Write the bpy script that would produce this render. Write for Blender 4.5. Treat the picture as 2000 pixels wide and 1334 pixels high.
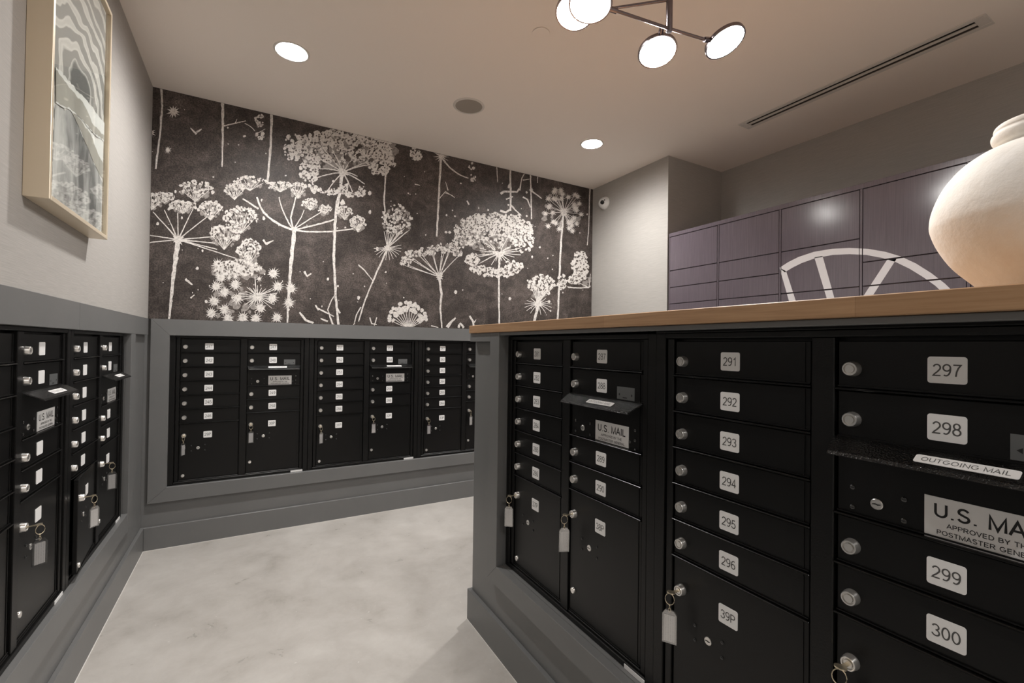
import bpy, bmesh, math, random
from mathutils import Vector, Matrix
random.seed(7)
R = math.radians
# ------------------------------------------------------------------ clear
for o in list(bpy.data.objects):
    bpy.data.objects.remove(o)
scene = bpy.context.scene
COL = scene.collection

# ------------------------------------------------------------------ camera (solved from the mailbox grid: 3.5 inch door pitch)
F, YAW, PIT, ROL = 889.58, 0.5187, 0.0101, 0.0134
CAM = Vector((0.5473, -3.4723, 1.2651))
_r = Vector((math.cos(YAW), -math.sin(YAW), 0)); _f = Vector((math.sin(YAW), math.cos(YAW), 0)); _u = Vector((0, 0, 1))
_f2 = math.cos(PIT)*_f + math.sin(PIT)*_u; _u2 = math.cos(PIT)*_u - math.sin(PIT)*_f
_r3 = math.cos(ROL)*_r + math.sin(ROL)*_u2; _u3 = math.cos(ROL)*_u2 - math.sin(ROL)*_r
cd = bpy.data.cameras.new('camera'); cam = bpy.data.objects.new('camera', cd); COL.objects.link(cam)
cd.sensor_width = 36.0; cd.lens = F*36/2000; cd.clip_start = 0.02
m = Matrix((_r3, _u3, -_f2)).transposed().to_4x4(); m.translation = CAM
cam.matrix_world = m
scene.camera = cam
def un(px, py, ax, v):                       # pixel -> point on the plane axis = v
    d = _f2 + (px-1000)/F*_r3 - (py-667)/F*_u3
    return CAM + d*((v-CAM[ax])/d[ax])

# ------------------------------------------------------------------ world, exposure
w = bpy.data.worlds.new('world'); scene.world = w; w.use_nodes = True
w.node_tree.nodes['Background'].inputs[0].default_value = (0.8, 0.78, 0.75, 1)
w.node_tree.nodes['Background'].inputs[1].default_value = 0.0
vs = scene.view_settings
vs.view_transform = 'Standard'; vs.look = 'None'; vs.gamma = 1.0; vs.use_curve_mapping = False
vs.exposure = 1.15
DOWNLIGHT_W = 44.0       # recessed ceiling lamps
DISC_E = 85.0            # chandelier discs, emission strength
LAMP_COL = (1.0, 0.978, 0.95)

# ------------------------------------------------------------------ materials
MAT = {}
def lin(c):
    return tuple(((v/255)/12.92 if v/255 <= .04045 else ((v/255+.055)/1.055)**2.4) for v in c)
class N:
    def __init__(s, name):
        s.m = bpy.data.materials.new(name); s.m.use_nodes = True; s.t = s.m.node_tree
        s.b = s.t.nodes['Principled BSDF']; s.out = s.t.nodes['Material Output']; MAT[name] = s.m
    def n(s, typ, **kw):
        k = s.t.nodes.new(typ)
        for a, v in kw.items():
            if a.startswith('i_'):
                key = a[2:]; key = int(key) if key.isdigit() else key.replace('_', ' ')
                k.inputs[key].default_value = v
            else: setattr(k, a, v)
        return k
    def l(s, a, ao, b, bi): s.t.links.new(a.outputs[ao], b.inputs[bi])
    def coords(s, scale=(1, 1, 1), kind='Object', rot=(0, 0, 0)):
        tc = s.n('ShaderNodeTexCoord'); mp = s.n('ShaderNodeMapping')
        mp.inputs['Scale'].default_value = scale; mp.inputs['Rotation'].default_value = rot
        s.l(tc, kind, mp, 0); return mp
    def noise(s, mp, scale, detail=4, rough=.6, dist=0):
        k = s.n('ShaderNodeTexNoise'); k.inputs['Scale'].default_value = scale; k.inputs['Detail'].default_value = detail
        k.inputs['Roughness'].default_value = rough; k.inputs['Distortion'].default_value = dist
        if mp: s.l(mp, 0, k, 'Vector')
        return k
    def ramp(s, src, stops, out='Fac'):
        k = s.n('ShaderNodeValToRGB'); e = k.color_ramp.elements
        while len(e) < len(stops): e.new(.5)
        for q, (p, c) in zip(e, stops): q.position = p; q.color = (*c, 1) if len(c) == 3 else c
        s.l(src, out, k, 0); return k
    def bump(s, src, strength, dist=.002, out='Fac'):
        k = s.n('ShaderNodeBump'); k.inputs['Strength'].default_value = strength; k.inputs['Distance'].default_value = dist
        s.l(src, out, k, 'Height'); s.l(k, 0, s.b, 'Normal'); return k
    def set(s, base=None, rough=None, metal=None, spec=None, coat=None, coatr=None):
        if base: s.b.inputs['Base Color'].default_value = (*base, 1)
        if rough is not None: s.b.inputs['Roughness'].default_value = rough
        if metal is not None: s.b.inputs['Metallic'].default_value = metal
        if spec is not None: s.b.inputs['Specular IOR Level'].default_value = spec
        if coat is not None: s.b.inputs['Coat Weight'].default_value = coat
        if coatr is not None: s.b.inputs['Coat Roughness'].default_value = coatr
        return s
def grey(v): return (v, v, v)
def mixmul(a, f): return tuple(x*f for x in a)

def make_materials():
    k = N('ceiling_paint').set((.89, .81, .74), .9, spec=.2)
    mp = k.coords((1, 1, 1)); nz = k.noise(mp, 90, 3); k.bump(nz, .05, .001)
    for name, base in (('grasscloth', (.42, .398, .375)), ('grasscloth_right', (.42, .40, .375))):
        k = N(name).set(base, .75, spec=.3)
        mp = k.coords((6, 6, 260)); nz = k.noise(mp, 1.6, 5, .65)
        r = k.ramp(nz, [(.25, mixmul(base, .86)), (.75, mixmul(base, 1.12))]); k.l(r, 0, k.b, 'Base Color'); k.bump(nz, .25, .0012)
    k = N('wainscot_paint').set((.135, .133, .13), .38, spec=.5)
    mp = k.coords((1, 1, 1)); nz = k.noise(mp, 220, 2); k.bump(nz, .03, .0006)
    r = k.ramp(k.noise(mp, 3, 3), [(.3, (.150, .151, .150)), (.7, (.166, .165, .163))]); k.l(r, 0, k.b, 'Base Color')
    N('end_wall_paint').set((.80, .78, .75), .8)
    N('caulk').set((.78, .76, .73), .6)
    # polished concrete
    k = N('concrete').set((.4, .375, .345), .32, spec=.45)
    mp = k.coords((1, 1, 1)); n1 = k.noise(mp, 1.7, 7, .62, .6); n2 = k.noise(mp, 7, 6, .7, .3); n3 = k.noise(mp, 160, 2, .5)
    mx = k.n('ShaderNodeMix', data_type='FLOAT'); mx.inputs[0].default_value = .4; k.l(n1, 0, mx, 2); k.l(n2, 0, mx, 3)
    r = k.ramp(mx, [(.30, (.33, .305, .275)), (.45, (.465, .437, .405)), (.55, (.52, .492, .46)), (.70, (.60, .575, .54))], out=0)
    sp = k.ramp(k.noise(mp, 55, 1, .4), [(.77, (0, 0, 0)), (.80, (1, 1, 1))])
    m2 = k.n('ShaderNodeMix', data_type='RGBA'); k.l(sp, 0, m2, 0); k.l(r, 0, m2, 6); m2.inputs[7].default_value = (.62, .6, .57, 1)
    k.l(m2, 2, k.b, 'Base Color')
    rr = k.ramp(n2, [(.3, grey(.26)), (.7, grey(.42))]); k.l(rr, 0, k.b, 'Roughness'); k.bump(n3, .02, .0005)
    # black powder coat
    for name, base, rough, bs in (('mailbox_black', .003, .36, .22), ('mailbox_frame', .0035, .38, .45), ('mailbox_edge', .0035, .28, .1)):
        k = N(name).set((base*1.06, base, base*.98), rough, spec=.35)
        mp = k.coords((1, 1, 1)); nz = k.noise(mp, 330, 2, .5); k.bump(nz, bs, .0006)
    k = N('flap_black').set((.0035, .0035, .0035), .2, spec=.5); mp = k.coords(); k.bump(k.noise(mp, 330, 2, .5), 1.0, .002)
    k = N('plate_silver').set((.88, .87, .86), .42); mp = k.coords((1, 1, 80)); k.bump(k.noise(mp, 40, 2), .04, .0005)
    N('plate_white').set((.80, .79, .78), .4)
    N('ink_grey').set((.085, .083, .08), .6)
    N('ink_black').set((.008, .008, .008), .6)
    N('sticker_grey').set((.16, .165, .165), .4, .3)
    k = N('chrome').set((.86, .84, .81), .3, .9)
    mp = k.coords(); k.bump(k.noise(mp, 300, 2), .06, .0003)
    N('keyhole').set((.02, .02, .02), .5)
    N('brass').set((.86, .75, .56), .28, .9)
    N('screw_black').set((.02, .02, .02), .2, spec=.8)
    # clear acrylic / glass panes: fresnel mix of transparent and glossy
    for name, tint, rough, f0 in (('acrylic', (.86, .86, .86), .06, .32), ('picture_glass', (.97, .98, .97), .01, None)):
        k = N(name); k.t.nodes.remove(k.b)
        tr = k.n('ShaderNodeBsdfTransparent'); tr.inputs[0].default_value = (*tint, 1)
        gl = k.n('ShaderNodeBsdfGlossy'); gl.inputs['Roughness'].default_value = rough; gl.inputs[0].default_value = (1, 1, 1, 1)
        mx = k.n('ShaderNodeMixShader')
        if f0: mx.inputs[0].default_value = f0
        else:
            ge = k.n('ShaderNodeNewGeometry'); dp = k.n('ShaderNodeVectorMath', operation='DOT_PRODUCT'); k.l(ge, 'Incoming', dp, 0); k.l(ge, 'Normal', dp, 1)
            ab = k.n('ShaderNodeMath', operation='ABSOLUTE'); k.l(dp, 'Value', ab, 0); om = k.n('ShaderNodeMath', operation='SUBTRACT'); om.inputs[0].default_value = 1; k.l(ab, 0, om, 1)
            pw = k.n('ShaderNodeMath', operation='POWER'); k.l(om, 0, pw, 0); pw.inputs[1].default_value = 5; sc5 = k.n('ShaderNodeMath', operation='MULTIPLY_ADD'); k.l(pw, 0, sc5, 0); sc5.inputs[1].default_value = .5; sc5.inputs[2].default_value = .01
            k.l(sc5, 0, mx, 0)          # Schlick reflection of coated glass
        k.l(tr, 0, mx, 1); k.l(gl, 0, mx, 2); k.l(mx, 0, k.out, 0)
    k = N('tag_paper').set((.74, .72, .71), .6)
    mp = k.coords((1, 1, 1)); wv = k.n('ShaderNodeTexWave', wave_type='BANDS', bands_direction='X'); wv.inputs['Scale'].default_value = 58; k.l(mp, 0, wv, 'Vector')
    wv.inputs['Distortion'].default_value = 0
    nn = k.noise(k.coords((300, 300, 900)), 1, 2)
    mu = k.n('ShaderNodeMath', operation='MULTIPLY'); k.l(wv, 'Fac', mu, 0); k.l(nn, 'Fac', mu, 1)
    r = k.ramp(mu, [(.36, (.80, .78, .77)), (.6, (.50, .49, .49))], out=0); k.l(r, 0, k.b, 'Base Color')
    # oak counter
    k = N('oak').set((.5, .3, .16), .42, spec=.4)
    mp = k.coords((9, .9, 26)); n1 = k.noise(mp, 2.2, 6, .62, .8); n2 = k.noise(k.coords((40, 3, 120)), 2, 4, .6)
    mx = k.n('ShaderNodeMix', data_type='FLOAT'); mx.inputs[0].default_value = .35; k.l(n1, 0, mx, 2); k.l(n2, 0, mx, 3)
    r = k.ramp(mx, [(.28, (.30, .165, .085)), (.5, (.45, .27, .145)), (.72, (.55, .36, .21))], out=0)
    br = k.n('ShaderNodeTexBrick'); br.inputs['Scale'].default_value = 1; br.offset = .37
    br.inputs['Brick Width'].default_value = .62; br.inputs['Row Height'].default_value = .045; br.inputs['Mortar Size'].default_value = .0006
    br.inputs['Color1'].default_value = (1, 1, 1, 1); br.inputs['Color2'].default_value = (.84, .82, .8, 1); br.inputs['Mortar'].default_value = (.7, .65, .6, 1)
    sx = k.coords((1, 1, 1), rot=(0, 0, R(90))); k.l(sx, 0, br, 'Vector')
    m2 = k.n('ShaderNodeMix', data_type='RGBA', blend_type='MULTIPLY'); m2.inputs[0].default_value = .8; k.l(r, 0, m2, 6); k.l(br, 'Color', m2, 7)
    k.l(m2, 2, k.b, 'Base Color'); k.bump(n2, .08, .0006)
    # parcel locker
    k = N('locker_plum').set((.125, .095, .108), .16, spec=.8)
    mp = k.coords((1, 130, 3)); nz = k.noise(mp, 1.5, 4, .6)
    r = k.ramp(nz, [(.3, (.108, .087, .104)), (.7, (.140, .116, .136))]); k.l(r, 0, k.b, 'Base Color')
    k.bump(k.noise(k.coords(), 240, 2), .07, .0005)
    N('locker_gap').set((.02, .016, .018), .6)
    N('vinyl_white').set((.72, .69, .70), .5)
    # wallpaper mural ground and inks
    k = N('mural_ground').set((.06, .05, .046), .55, spec=.35)
    mp = k.coords((1, 1, 1)); n1 = k.noise(mp, 3.2, 8, .72, .9); n2 = k.noise(mp, 120, 3, .7); n3 = k.noise(mp, 11, 6, .75, 1.2)
    a = k.n('ShaderNodeMix', data_type='FLOAT'); a.inputs[0].default_value = .45; k.l(n1, 0, a, 2); k.l(n3, 0, a, 3)
    r = k.ramp(a, [(.36, (.026, .020, .0175)), (.48, (.054, .0435, .039)), (.58, (.100, .081, .073)), (.68, (.18, .148, .135))], out=0)
    r2 = k.ramp(n2, [(.36, grey(.45)), (.62, grey(1.55))])
    m2 = k.n('ShaderNodeMix', data_type='RGBA', blend_type='MULTIPLY'); m2.inputs[0].default_value = 1; k.l(r, 0, m2, 6); k.l(r2, 0, m2, 7)
    k.l(m2, 2, k.b, 'Base Color'); k.bump(n2, .2, .0006)
    for name, c0, c1 in (('mural_white', (.34, .31, .285), (.80, .76, .725)), ('mural_mid', (.10, .085, .078), (.34, .31, .29)), ('mural_dark', (.05, .041, .037), (.15, .126, .115))):
        k = N(name).set(c1, .55, spec=.35); mp = k.coords()
        a = k.noise(mp, 70, 5, .8); r = k.ramp(a, [(.32, c0), (.54, c1)]); k.l(r, 0, k.b, 'Base Color')
    # picture
    k = N('champagne').set((.80, .69, .53), .36, .4); mp = k.coords((1, 1, 1)); k.bump(k.noise(k.coords((2, 2, 300)), 3, 3), .04, .0005)
    k = N('art_marble').set((.4, .4, .4), .7)
    c_ = un(158, 185, 0, .042); tc = k.n('ShaderNodeTexCoord'); mp = k.n('ShaderNodeMapping'); sc_ = (0, 3.6, 5.2)
    mp.inputs['Scale'].default_value = sc_; mp.inputs['Location'].default_value = (0, -c_.y*sc_[1], -c_.z*sc_[2]); k.l(tc, 'Object', mp, 0)
    nz = k.noise(mp, 1.3, 2, .4, .8); ad = k.n('ShaderNodeVectorMath', operation='MULTIPLY_ADD'); k.l(nz, 'Color', ad, 0); ad.inputs[1].default_value = (0, .55, .55); k.l(mp, 0, ad, 2)
    su = k.n('ShaderNodeVectorMath', operation='SUBTRACT'); k.l(ad, 0, su, 0); su.inputs[1].default_value = (0, .27, .27)
    ln_ = k.n('ShaderNodeVectorMath', operation='LENGTH'); k.l(su, 0, ln_, 0)
    m1 = k.n('ShaderNodeMath', operation='MULTIPLY'); k.l(ln_, 'Value', m1, 0); m1.inputs[1].default_value = 21; m3 = k.n('ShaderNodeMath', operation='SINE'); k.l(m1, 0, m3, 0)
    r = k.ramp(m3, [(.0, (.30, .285, .27)), (.22, (.62, .59, .56)), (.5, (.80, .77, .74)), (1, (.68, .65, .62))], out=0)
    hole = k.ramp(ln_, [(.36, (1, 1, 1)), (.44, (0, 0, 0))], out='Value')
    m2 = k.n('ShaderNodeMix', data_type='RGBA'); k.l(hole, 0, m2, 0); k.l(r, 0, m2, 6); m2.inputs[7].default_value = (.11, .105, .10, 1); k.l(m2, 2, k.b, 'Base Color')
    for name, c0, c1 in (('torn_paper_grey', (.36, .34, .30), (.50, .475, .43)), ('torn_paper_white', (.84, .83, .81), (.9, .89, .88)), ('torn_paper_dark', (.12, .12, .12), (.70, .69, .68))):
        k = N(name).set(c1, .8); a = k.noise(k.coords((1, 3, 1.2)), 3, 4, .55, .5); r = k.ramp(a, [(.34, c0), (.62, c1)]); k.l(r, 0, k.b, 'Base Color')
    N('mat_board').set((.045, .043, .04), .8)
    # ceiling things
    N('white_enamel').set((.74, .70, .66), .35)
    N('speaker_grille').set((.34, .30, .26), .8)
    N('vent_white').set((.66, .615, .57), .5)
    N('vent_dark').set((.07, .06, .053), .8)
    N('reflector').set((.85, .83, .8), .15, .6)
    N('gunmetal').set((.20, .17, .18), .24, 1.0)
    N('camera_white').set((.78, .77, .75), .35); N('camera_black').set((.012, .012, .012), .12)
    for name, e, c in (('lamp_lens', 120.0, LAMP_COL), ('disc_lens', DISC_E, LAMP_COL)):
        k = N(name); k.set((.9, .9, .88), .4); k.b.inputs['Emission Color'].default_value = (*c, 1); k.b.inputs['Emission Strength'].default_value = e
    # vase
    k = N('vase_clay').set((.72, .58, .44), .7, spec=.25)
    mp = k.coords(); n1 = k.noise(mp, 7, 6, .65, .4); n2 = k.noise(mp, 60, 4, .6)
    r = k.ramp(n1, [(.28, (.74, .67, .59)), (.5, (.80, .765, .71)), (.72, (.84, .82, .79))])
    sp = k.ramp(k.noise(k.coords((1, 1, 1.6)), 34, 1, .3), [(.80, (0, 0, 0)), (.84, (1, 1, 1))])
    m2 = k.n('ShaderNodeMix', data_type='RGBA'); k.l(sp, 0, m2, 0); k.l(r, 0, m2, 6); m2.inputs[7].default_value = (.42, .28, .17, 1); k.l(m2, 2, k.b, 'Base Color')
    k.bump(n2, .35, .003)
make_materials()

# ------------------------------------------------------------------ mesh helpers
def link(o, parent=None):
    COL.objects.link(o)
    if parent: o.parent = parent
    return o
def obj(name, me, parent=None, loc=(0, 0, 0), rot=(0, 0, 0), mat=None, scale=None):
    o = bpy.data.objects.new(name, me); link(o, parent); o.location = loc; o.rotation_euler = rot
    if scale: o.scale = scale
    if mat and me and not me.materials: me.materials.append(MAT[mat])
    return o
def tag(o, label=None, cat=None, group=None, kind=None):
    if label: o['label'] = label
    if cat: o['category'] = cat
    if group: o['group'] = group
    if kind: o['kind'] = kind
    return o
def empty(name, loc, rz=0, label=None, cat=None, group=None, kind=None):
    o = bpy.data.objects.new(name, None); o.empty_display_size = .05; link(o); o.location = loc; o.rotation_euler = (0, 0, rz)
    return tag(o, label, cat, group, kind)
def from_bm(name, bm, smooth=None):
    bmesh.ops.recalc_face_normals(bm, faces=bm.faces)
    me = bpy.data.meshes.new(name); bm.to_mesh(me); bm.free()
    if smooth is not None:
        me.shade_smooth(); me.set_sharp_from_angle(angle=R(smooth))
    return me
def add_box(bm, x0, x1, y0, y1, z0, z1):
    v = [bm.verts.new((x, y, z)) for x in (x0, x1) for y in (y0, y1) for z in (z0, z1)]
    for f in ((0, 1, 3, 2), (4, 6, 7, 5), (0, 4, 5, 1), (2, 3, 7, 6), (0, 2, 6, 4), (1, 5, 7, 3)):
        bm.faces.new([v[i] for i in f])
CACHE = {}
def box(x0, x1, y0, y1, z0, z1, c=0, name='box'):
    key = ('box', *[round(v, 5) for v in (x0, x1, y0, y1, z0, z1, c)], name)
    if key in CACHE: return CACHE[key]
    bm = bmesh.new(); add_box(bm, x0, x1, y0, y1, z0, z1)
    if c: bmesh.ops.bevel(bm, geom=bm.edges[:], offset=c, segments=1, affect='EDGES')
    CACHE[key] = from_bm(name, bm); return CACHE[key]
def boxes(lst, name='boxes'):
    bm = bmesh.new()
    for b in lst: add_box(bm, *b)
    return from_bm(name, bm)
def lathe(prof, seg=24, axis='z', name='lathe', smooth=35, cap=True):
    bm = bmesh.new(); rings = []
    for r, h in prof:
        ring = []
        if r < 1e-6: ring = [bm.verts.new((0, 0, h))]
        else:
            ring = [bm.verts.new((r*math.cos(2*math.pi*i/seg), r*math.sin(2*math.pi*i/seg), h)) for i in range(seg)]
        rings.append(ring)
    for a, b in zip(rings, rings[1:]):
        for i in range(seg):
            j = (i+1) % seg
            q = [a[i % len(a)], a[j % len(a)], b[j % len(b)], b[i % len(b)]]
            q = list(dict.fromkeys(q))
            if len(q) > 2: bm.faces.new(q)
    if cap:
        for rg in (rings[0], rings[-1]):
            if len(rg) > 2: bm.faces.new(rg)
    if axis == '-y': bmesh.ops.rotate(bm, verts=bm.verts, cent=(0, 0, 0), matrix=Matrix.Rotation(R(90), 3, 'X'))
    return from_bm(name, bm, smooth)
def tube(pts, rad, seg=8, closed=False, name='tube'):
    bm = bmesh.new(); pts = [Vector(p) for p in pts]; n = len(pts); rings = []
    for i, p in enumerate(pts):
        if closed: d = pts[(i+1) % n]-pts[i-1]
        else: d = pts[min(i+1, n-1)]-pts[max(i-1, 0)]
        d.normalize(); a = d.cross(Vector((0, 0, 1)))
        if a.length < .05: a = d.cross(Vector((0, 1, 0)))
        a.normalize(); b = d.cross(a)
        rings.append([bm.verts.new(p+rad*(math.cos(2*math.pi*k/seg)*a+math.sin(2*math.pi*k/seg)*b)) for k in range(seg)])
    rng = range(n) if closed else range(n-1)
    for i in rng:
        A, B = rings[i], rings[(i+1) % n]
        for k in range(seg): bm.faces.new((A[k], A[(k+1) % seg], B[(k+1) % seg], B[k]))
    if not closed: bm.faces.new(rings[0]); bm.faces.new(rings[-1])
    return from_bm(name, bm, 40)
def prism(poly, y0, y1, name='prism', smooth=None):           # polygon in local x,z extruded along y
    bm = bmesh.new(); a = [bm.verts.new((x, y0, z)) for x, z in poly]; b = [bm.verts.new((x, y1, z)) for x, z in poly]
    bm.faces.new(a); bm.faces.new(b); n = len(poly)
    for i in range(n): bm.faces.new((a[i], a[(i+1) % n], b[(i+1) % n], b[i]))
    return from_bm(name, bm, smooth)
def rrect(w, h, r, n=4):
    p = []
    for cx, cz, a0 in ((w/2-r, h/2-r, 0), (-w/2+r, h/2-r, 90), (-w/2+r, -h/2+r, 180), (w/2-r, -h/2+r, 270)):
        for k in range(n+1):
            a = R(a0+90*k/n); p.append((cx+r*math.cos(a), cz+r*math.sin(a)))
    return p
def _arc(cx, cy, rx, ry, a0, a1, n=None):
    n = n or max(4, int(abs(a1-a0)/18)); return [(cx+rx*math.cos(R(a0+(a1-a0)*i/n)), cy+ry*math.sin(R(a0+(a1-a0)*i/n))) for i in range(n+1)]
def glyphs():
    six = [_arc(.28, .305, .225, .265, 0, 360), [(.055, .30)]+_arc(.335, .44, .28, .52, 172, 62)]
    G = {
     '0': (.56, [_arc(.28, .5, .225, .46, 0, 360)]), '1': (.56, [[(.13, .74), (.24, .82), (.33, .96), (.33, 0)]]),
     '2': (.56, [_arc(.28, .70, .22, .26, 165, -30)+[(.30, .34), (.12, .16), (.05, .04), (.52, .04)]]),
     '3': (.56, [_arc(.27, .74, .20, .22, 165, -90), _arc(.27, .28, .235, .24, 90, -165)]), '4': (.56, [[(.40, 0), (.40, .96), (.03, .27), (.54, .27)]]),
     '5': (.56, [[(.48, .93), (.15, .93), (.09, .50)]+_arc(.27, .31, .235, .28, 132, -165)]), '6': (.56, six),
     '7': (.56, [[(.05, .93), (.51, .93), (.36, .68), (.26, .38), (.21, 0)]]), '8': (.56, [_arc(.28, .735, .185, .225, 0, 360), _arc(.28, .265, .23, .245, 0, 360)]),
     '9': (.56, [[(.56-x, 1-y) for x, y in p] for p in six]),
     'P': (.64, [[(.08, 0), (.08, .96), (.36, .96)]+_arc(.36, .72, .22, .24, 80, -80)+[(.36, .48), (.08, .48)]]),
     'U': (.72, [[(.09, 1), (.09, .40)]+_arc(.36, .33, .27, .29, 180, 360)+[(.63, .40), (.63, 1)]]), '.': (.28, [[(.14, 0), (.14, .11)]]),
     'S': (.66, [_arc(.33, .73, .23, .23, 20, 200)+[(.14, .60), (.33, .50), (.52, .42)]+_arc(.33, .27, .25, .23, 30, -165)]),
     'M': (.84, [[(.08, 0), (.08, .98), (.42, .05), (.76, .98), (.76, 0)]]), 'A': (.68, [[(.02, 0), (.34, .98), (.66, 0)], [(.14, .34), (.54, .34)]]),
     'I': (.26, [[(.13, 0), (.13, 1)]]), 'L': (.56, [[(.09, 1), (.09, .05), (.52, .05)]]), 'O': (.80, [_arc(.40, .5, .33, .46, 0, 360)]),
     'T': (.62, [[(.02, .95), (.60, .95)], [(.31, .95), (.31, 0)]]), 'G': (.80, [_arc(.40, .5, .33, .46, 45, 335)+[(.71, .46), (.44, .46)]]),
     'N': (.72, [[(.08, 0), (.08, .98), (.64, .02), (.64, 1)]]), 'R': (.70, [[(.08, 0), (.08, .96), (.38, .96)]+_arc(.38, .73, .21, .23, 80, -80)+[(.38, .50), (.08, .50)], [(.38, .50), (.64, 0)]]),
     'V': (.66, [[(.02, 1), (.33, .03), (.64, 1)]]), 'E': (.64, [[(.58, .05), (.09, .05), (.09, .95), (.57, .95)], [(.09, .52), (.53, .52)]]),
     'D': (.72, [[(.09, .05), (.09, .95), (.32, .95)]+_arc(.32, .5, .32, .45, 80, -80)+[(.32, .05), (.09, .05)]]),
     'B': (.66, [[(.09, .05), (.09, .95), (.36, .95)]+_arc(.36, .74, .19, .21, 80, -80)+[(.36, .53), (.09, .53)], _arc(.36, .29, .23, .24, 90, -90)+[(.09, .05)]]),
     'Y': (.66, [[(.03, 1), (.33, .45), (.63, 1)], [(.33, .45), (.33, 0)]]), 'H': (.72, [[(.09, 0), (.09, 1)], [(.63, 0), (.63, 1)], [(.09, .52), (.63, .52)]]), ' ': (.30, [])}
    return G
GL = glyphs()
def text_mesh(s, size, mat, sx=1.0, wt=.10):          # monoline sans lettering, cap height = size, flat in local x,y
    key = ('text', s, size, mat, sx, wt)
    if key in CACHE: return CACHE[key]
    total = sum(GL[c][0]+.07 for c in s)-.07; x = -total/2; V, Fc = [], []; lay = 0
    for c in s:
        w_, strokes = GL[c]
        for st in strokes:
            pts = [Vector(((x+px)*sx, py-.5)) for px, py in st]; n = len(pts); closed = (pts[0]-pts[-1]).length < 1e-4; lay += 1
            for i, p in enumerate(pts):
                a = (pts[i]-pts[i-1]) if i else (pts[0]-pts[-2] if closed else pts[1]-pts[0])
                b = (pts[i+1]-pts[i]) if i < n-1 else (pts[1]-pts[0] if closed else a)
                a = a.normalized(); b = b.normalized(); na = Vector((-a.y, a.x)); nb = Vector((-b.y, b.x)); m_ = (na+nb)
                m_ = m_.normalized() if m_.length > 1e-3 else na
                k = wt/2/max(m_.dot(na), .42)
                for sg in (1, -1): q = p+m_*k*sg; V.append((q.x*size, q.y*size, lay*4e-6))
                if i: e = len(V); Fc.append((e-4, e-3, e-1, e-2))
        x += w_+.07
    me = bpy.data.meshes.new('lettering'); me.from_pydata(V, [], Fc); me.update(); me.materials.append(MAT[mat]); CACHE[key] = me
    return me

# ------------------------------------------------------------------ room shell
H = 2.808; W = 3.418; YB = -0.93; XR = 4.081; YF = -6.2
RAIL0, RAIL1 = 1.303, 1.402          # casing top rail
OP0, OP1 = 0.372, 1.303              # mailbox opening
P = 0.7935                           # mailbox unit pitch
LOW = 0.018                          # wainscot plane is set back this far
DL = [(0.705, -0.803), (2.763, -0.774), (0.705, -4.91), (2.763, -4.91)]   # rows 2.06 m apart; the last pair lies behind the camera
VENT = (3.418, 3.540, -2.745, -1.528)

fl = tag(obj('floor', box(-.6, XR+.5, YF-.3, .6, -.12, 0, name='floor'), mat='concrete'), kind='structure')
# ceiling slab with real openings (2D filled curve)
def ceiling():
    cu = bpy.data.curves.new('ceiling', 'CURVE'); cu.dimensions = '2D'; cu.fill_mode = 'BOTH'; cu.extrude = .09
    def spl(pts):
        s = cu.splines.new('POLY'); s.points.add(len(pts)-1); s.use_cyclic_u = True
        for q, (x, y) in zip(s.points, pts): q.co = (x, y, 0, 1)
    spl([(-.6, YF-.3), (XR+.5, YF-.3), (XR+.5, .6), (-.6, .6)])
    for x, y in DL: spl([(x+.076*math.cos(2*math.pi*i/32), y+.076*math.sin(2*math.pi*i/32)) for i in range(32)])
    x0, x1, y0, y1 = VENT; spl([(x0+.01, y0+.01), (x1-.01, y0+.01), (x1-.01, y1-.01), (x0+.01, y1-.01)])
    o = bpy.data.objects.new('tmp', cu); COL.objects.link(o)
    dg = bpy.context.evaluated_depsgraph_get(); dg.update()
    me = bpy.data.meshes.new_from_object(o.evaluated_get(dg)); bpy.data.objects.remove(o); bpy.data.curves.remove(cu)
    me.materials.clear(); me.shade_flat()
    return tag(obj('ceiling', me, loc=(0, 0, H+.09), mat='ceiling_paint'), kind='structure')
ceiling()
# back wall: upper part wears the mural, lower part has the mailbox opening
BX0 = 0.106; BX1 = BX0+3*P
bw = tag(obj('wall_back', boxes([
    (-.5, W, .004, .5, RAIL1, H), (-.5, BX0, LOW, .5, 0, RAIL1), (BX1, W, LOW, .5, 0, RAIL1),
    (BX0, BX1, LOW, .5, 0, OP0), (BX0, BX1, LOW, .5, OP1, RAIL1), (BX0, BX1, .46, .5, OP0, OP1)]), mat='wainscot_paint'), kind='structure')
LY0 = -1.27-P; LY1 = -0.435           # left wall opening
lw = tag(obj('wall_left', boxes([(-.5, 0, YF, .004, RAIL1, H)]), mat='grasscloth'), kind='structure')
obj('wainscot', boxes([(-.5, -LOW, YF, LY0, 0, RAIL1), (-.5, -LOW, LY1, LOW, 0, RAIL1), (-.5, -LOW, LY0, LY1, 0, OP0),
    (-.5, -LOW, LY0, LY1, OP1, RAIL1), (-.5, -.46, LY0, LY1, OP0, OP1)]), lw, mat='wainscot_paint')
rw = tag(obj('wall_right', boxes([(W, XR+.5, YB, .5, 0, H), (XR, XR+.5, YF, YB, 0, H)]), mat='grasscloth_right'), kind='structure')
tag(obj('wall_front', boxes([(-.5, XR+.5, YF-.3, YF, 0, H)]), mat='end_wall_paint'), kind='structure')

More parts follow.
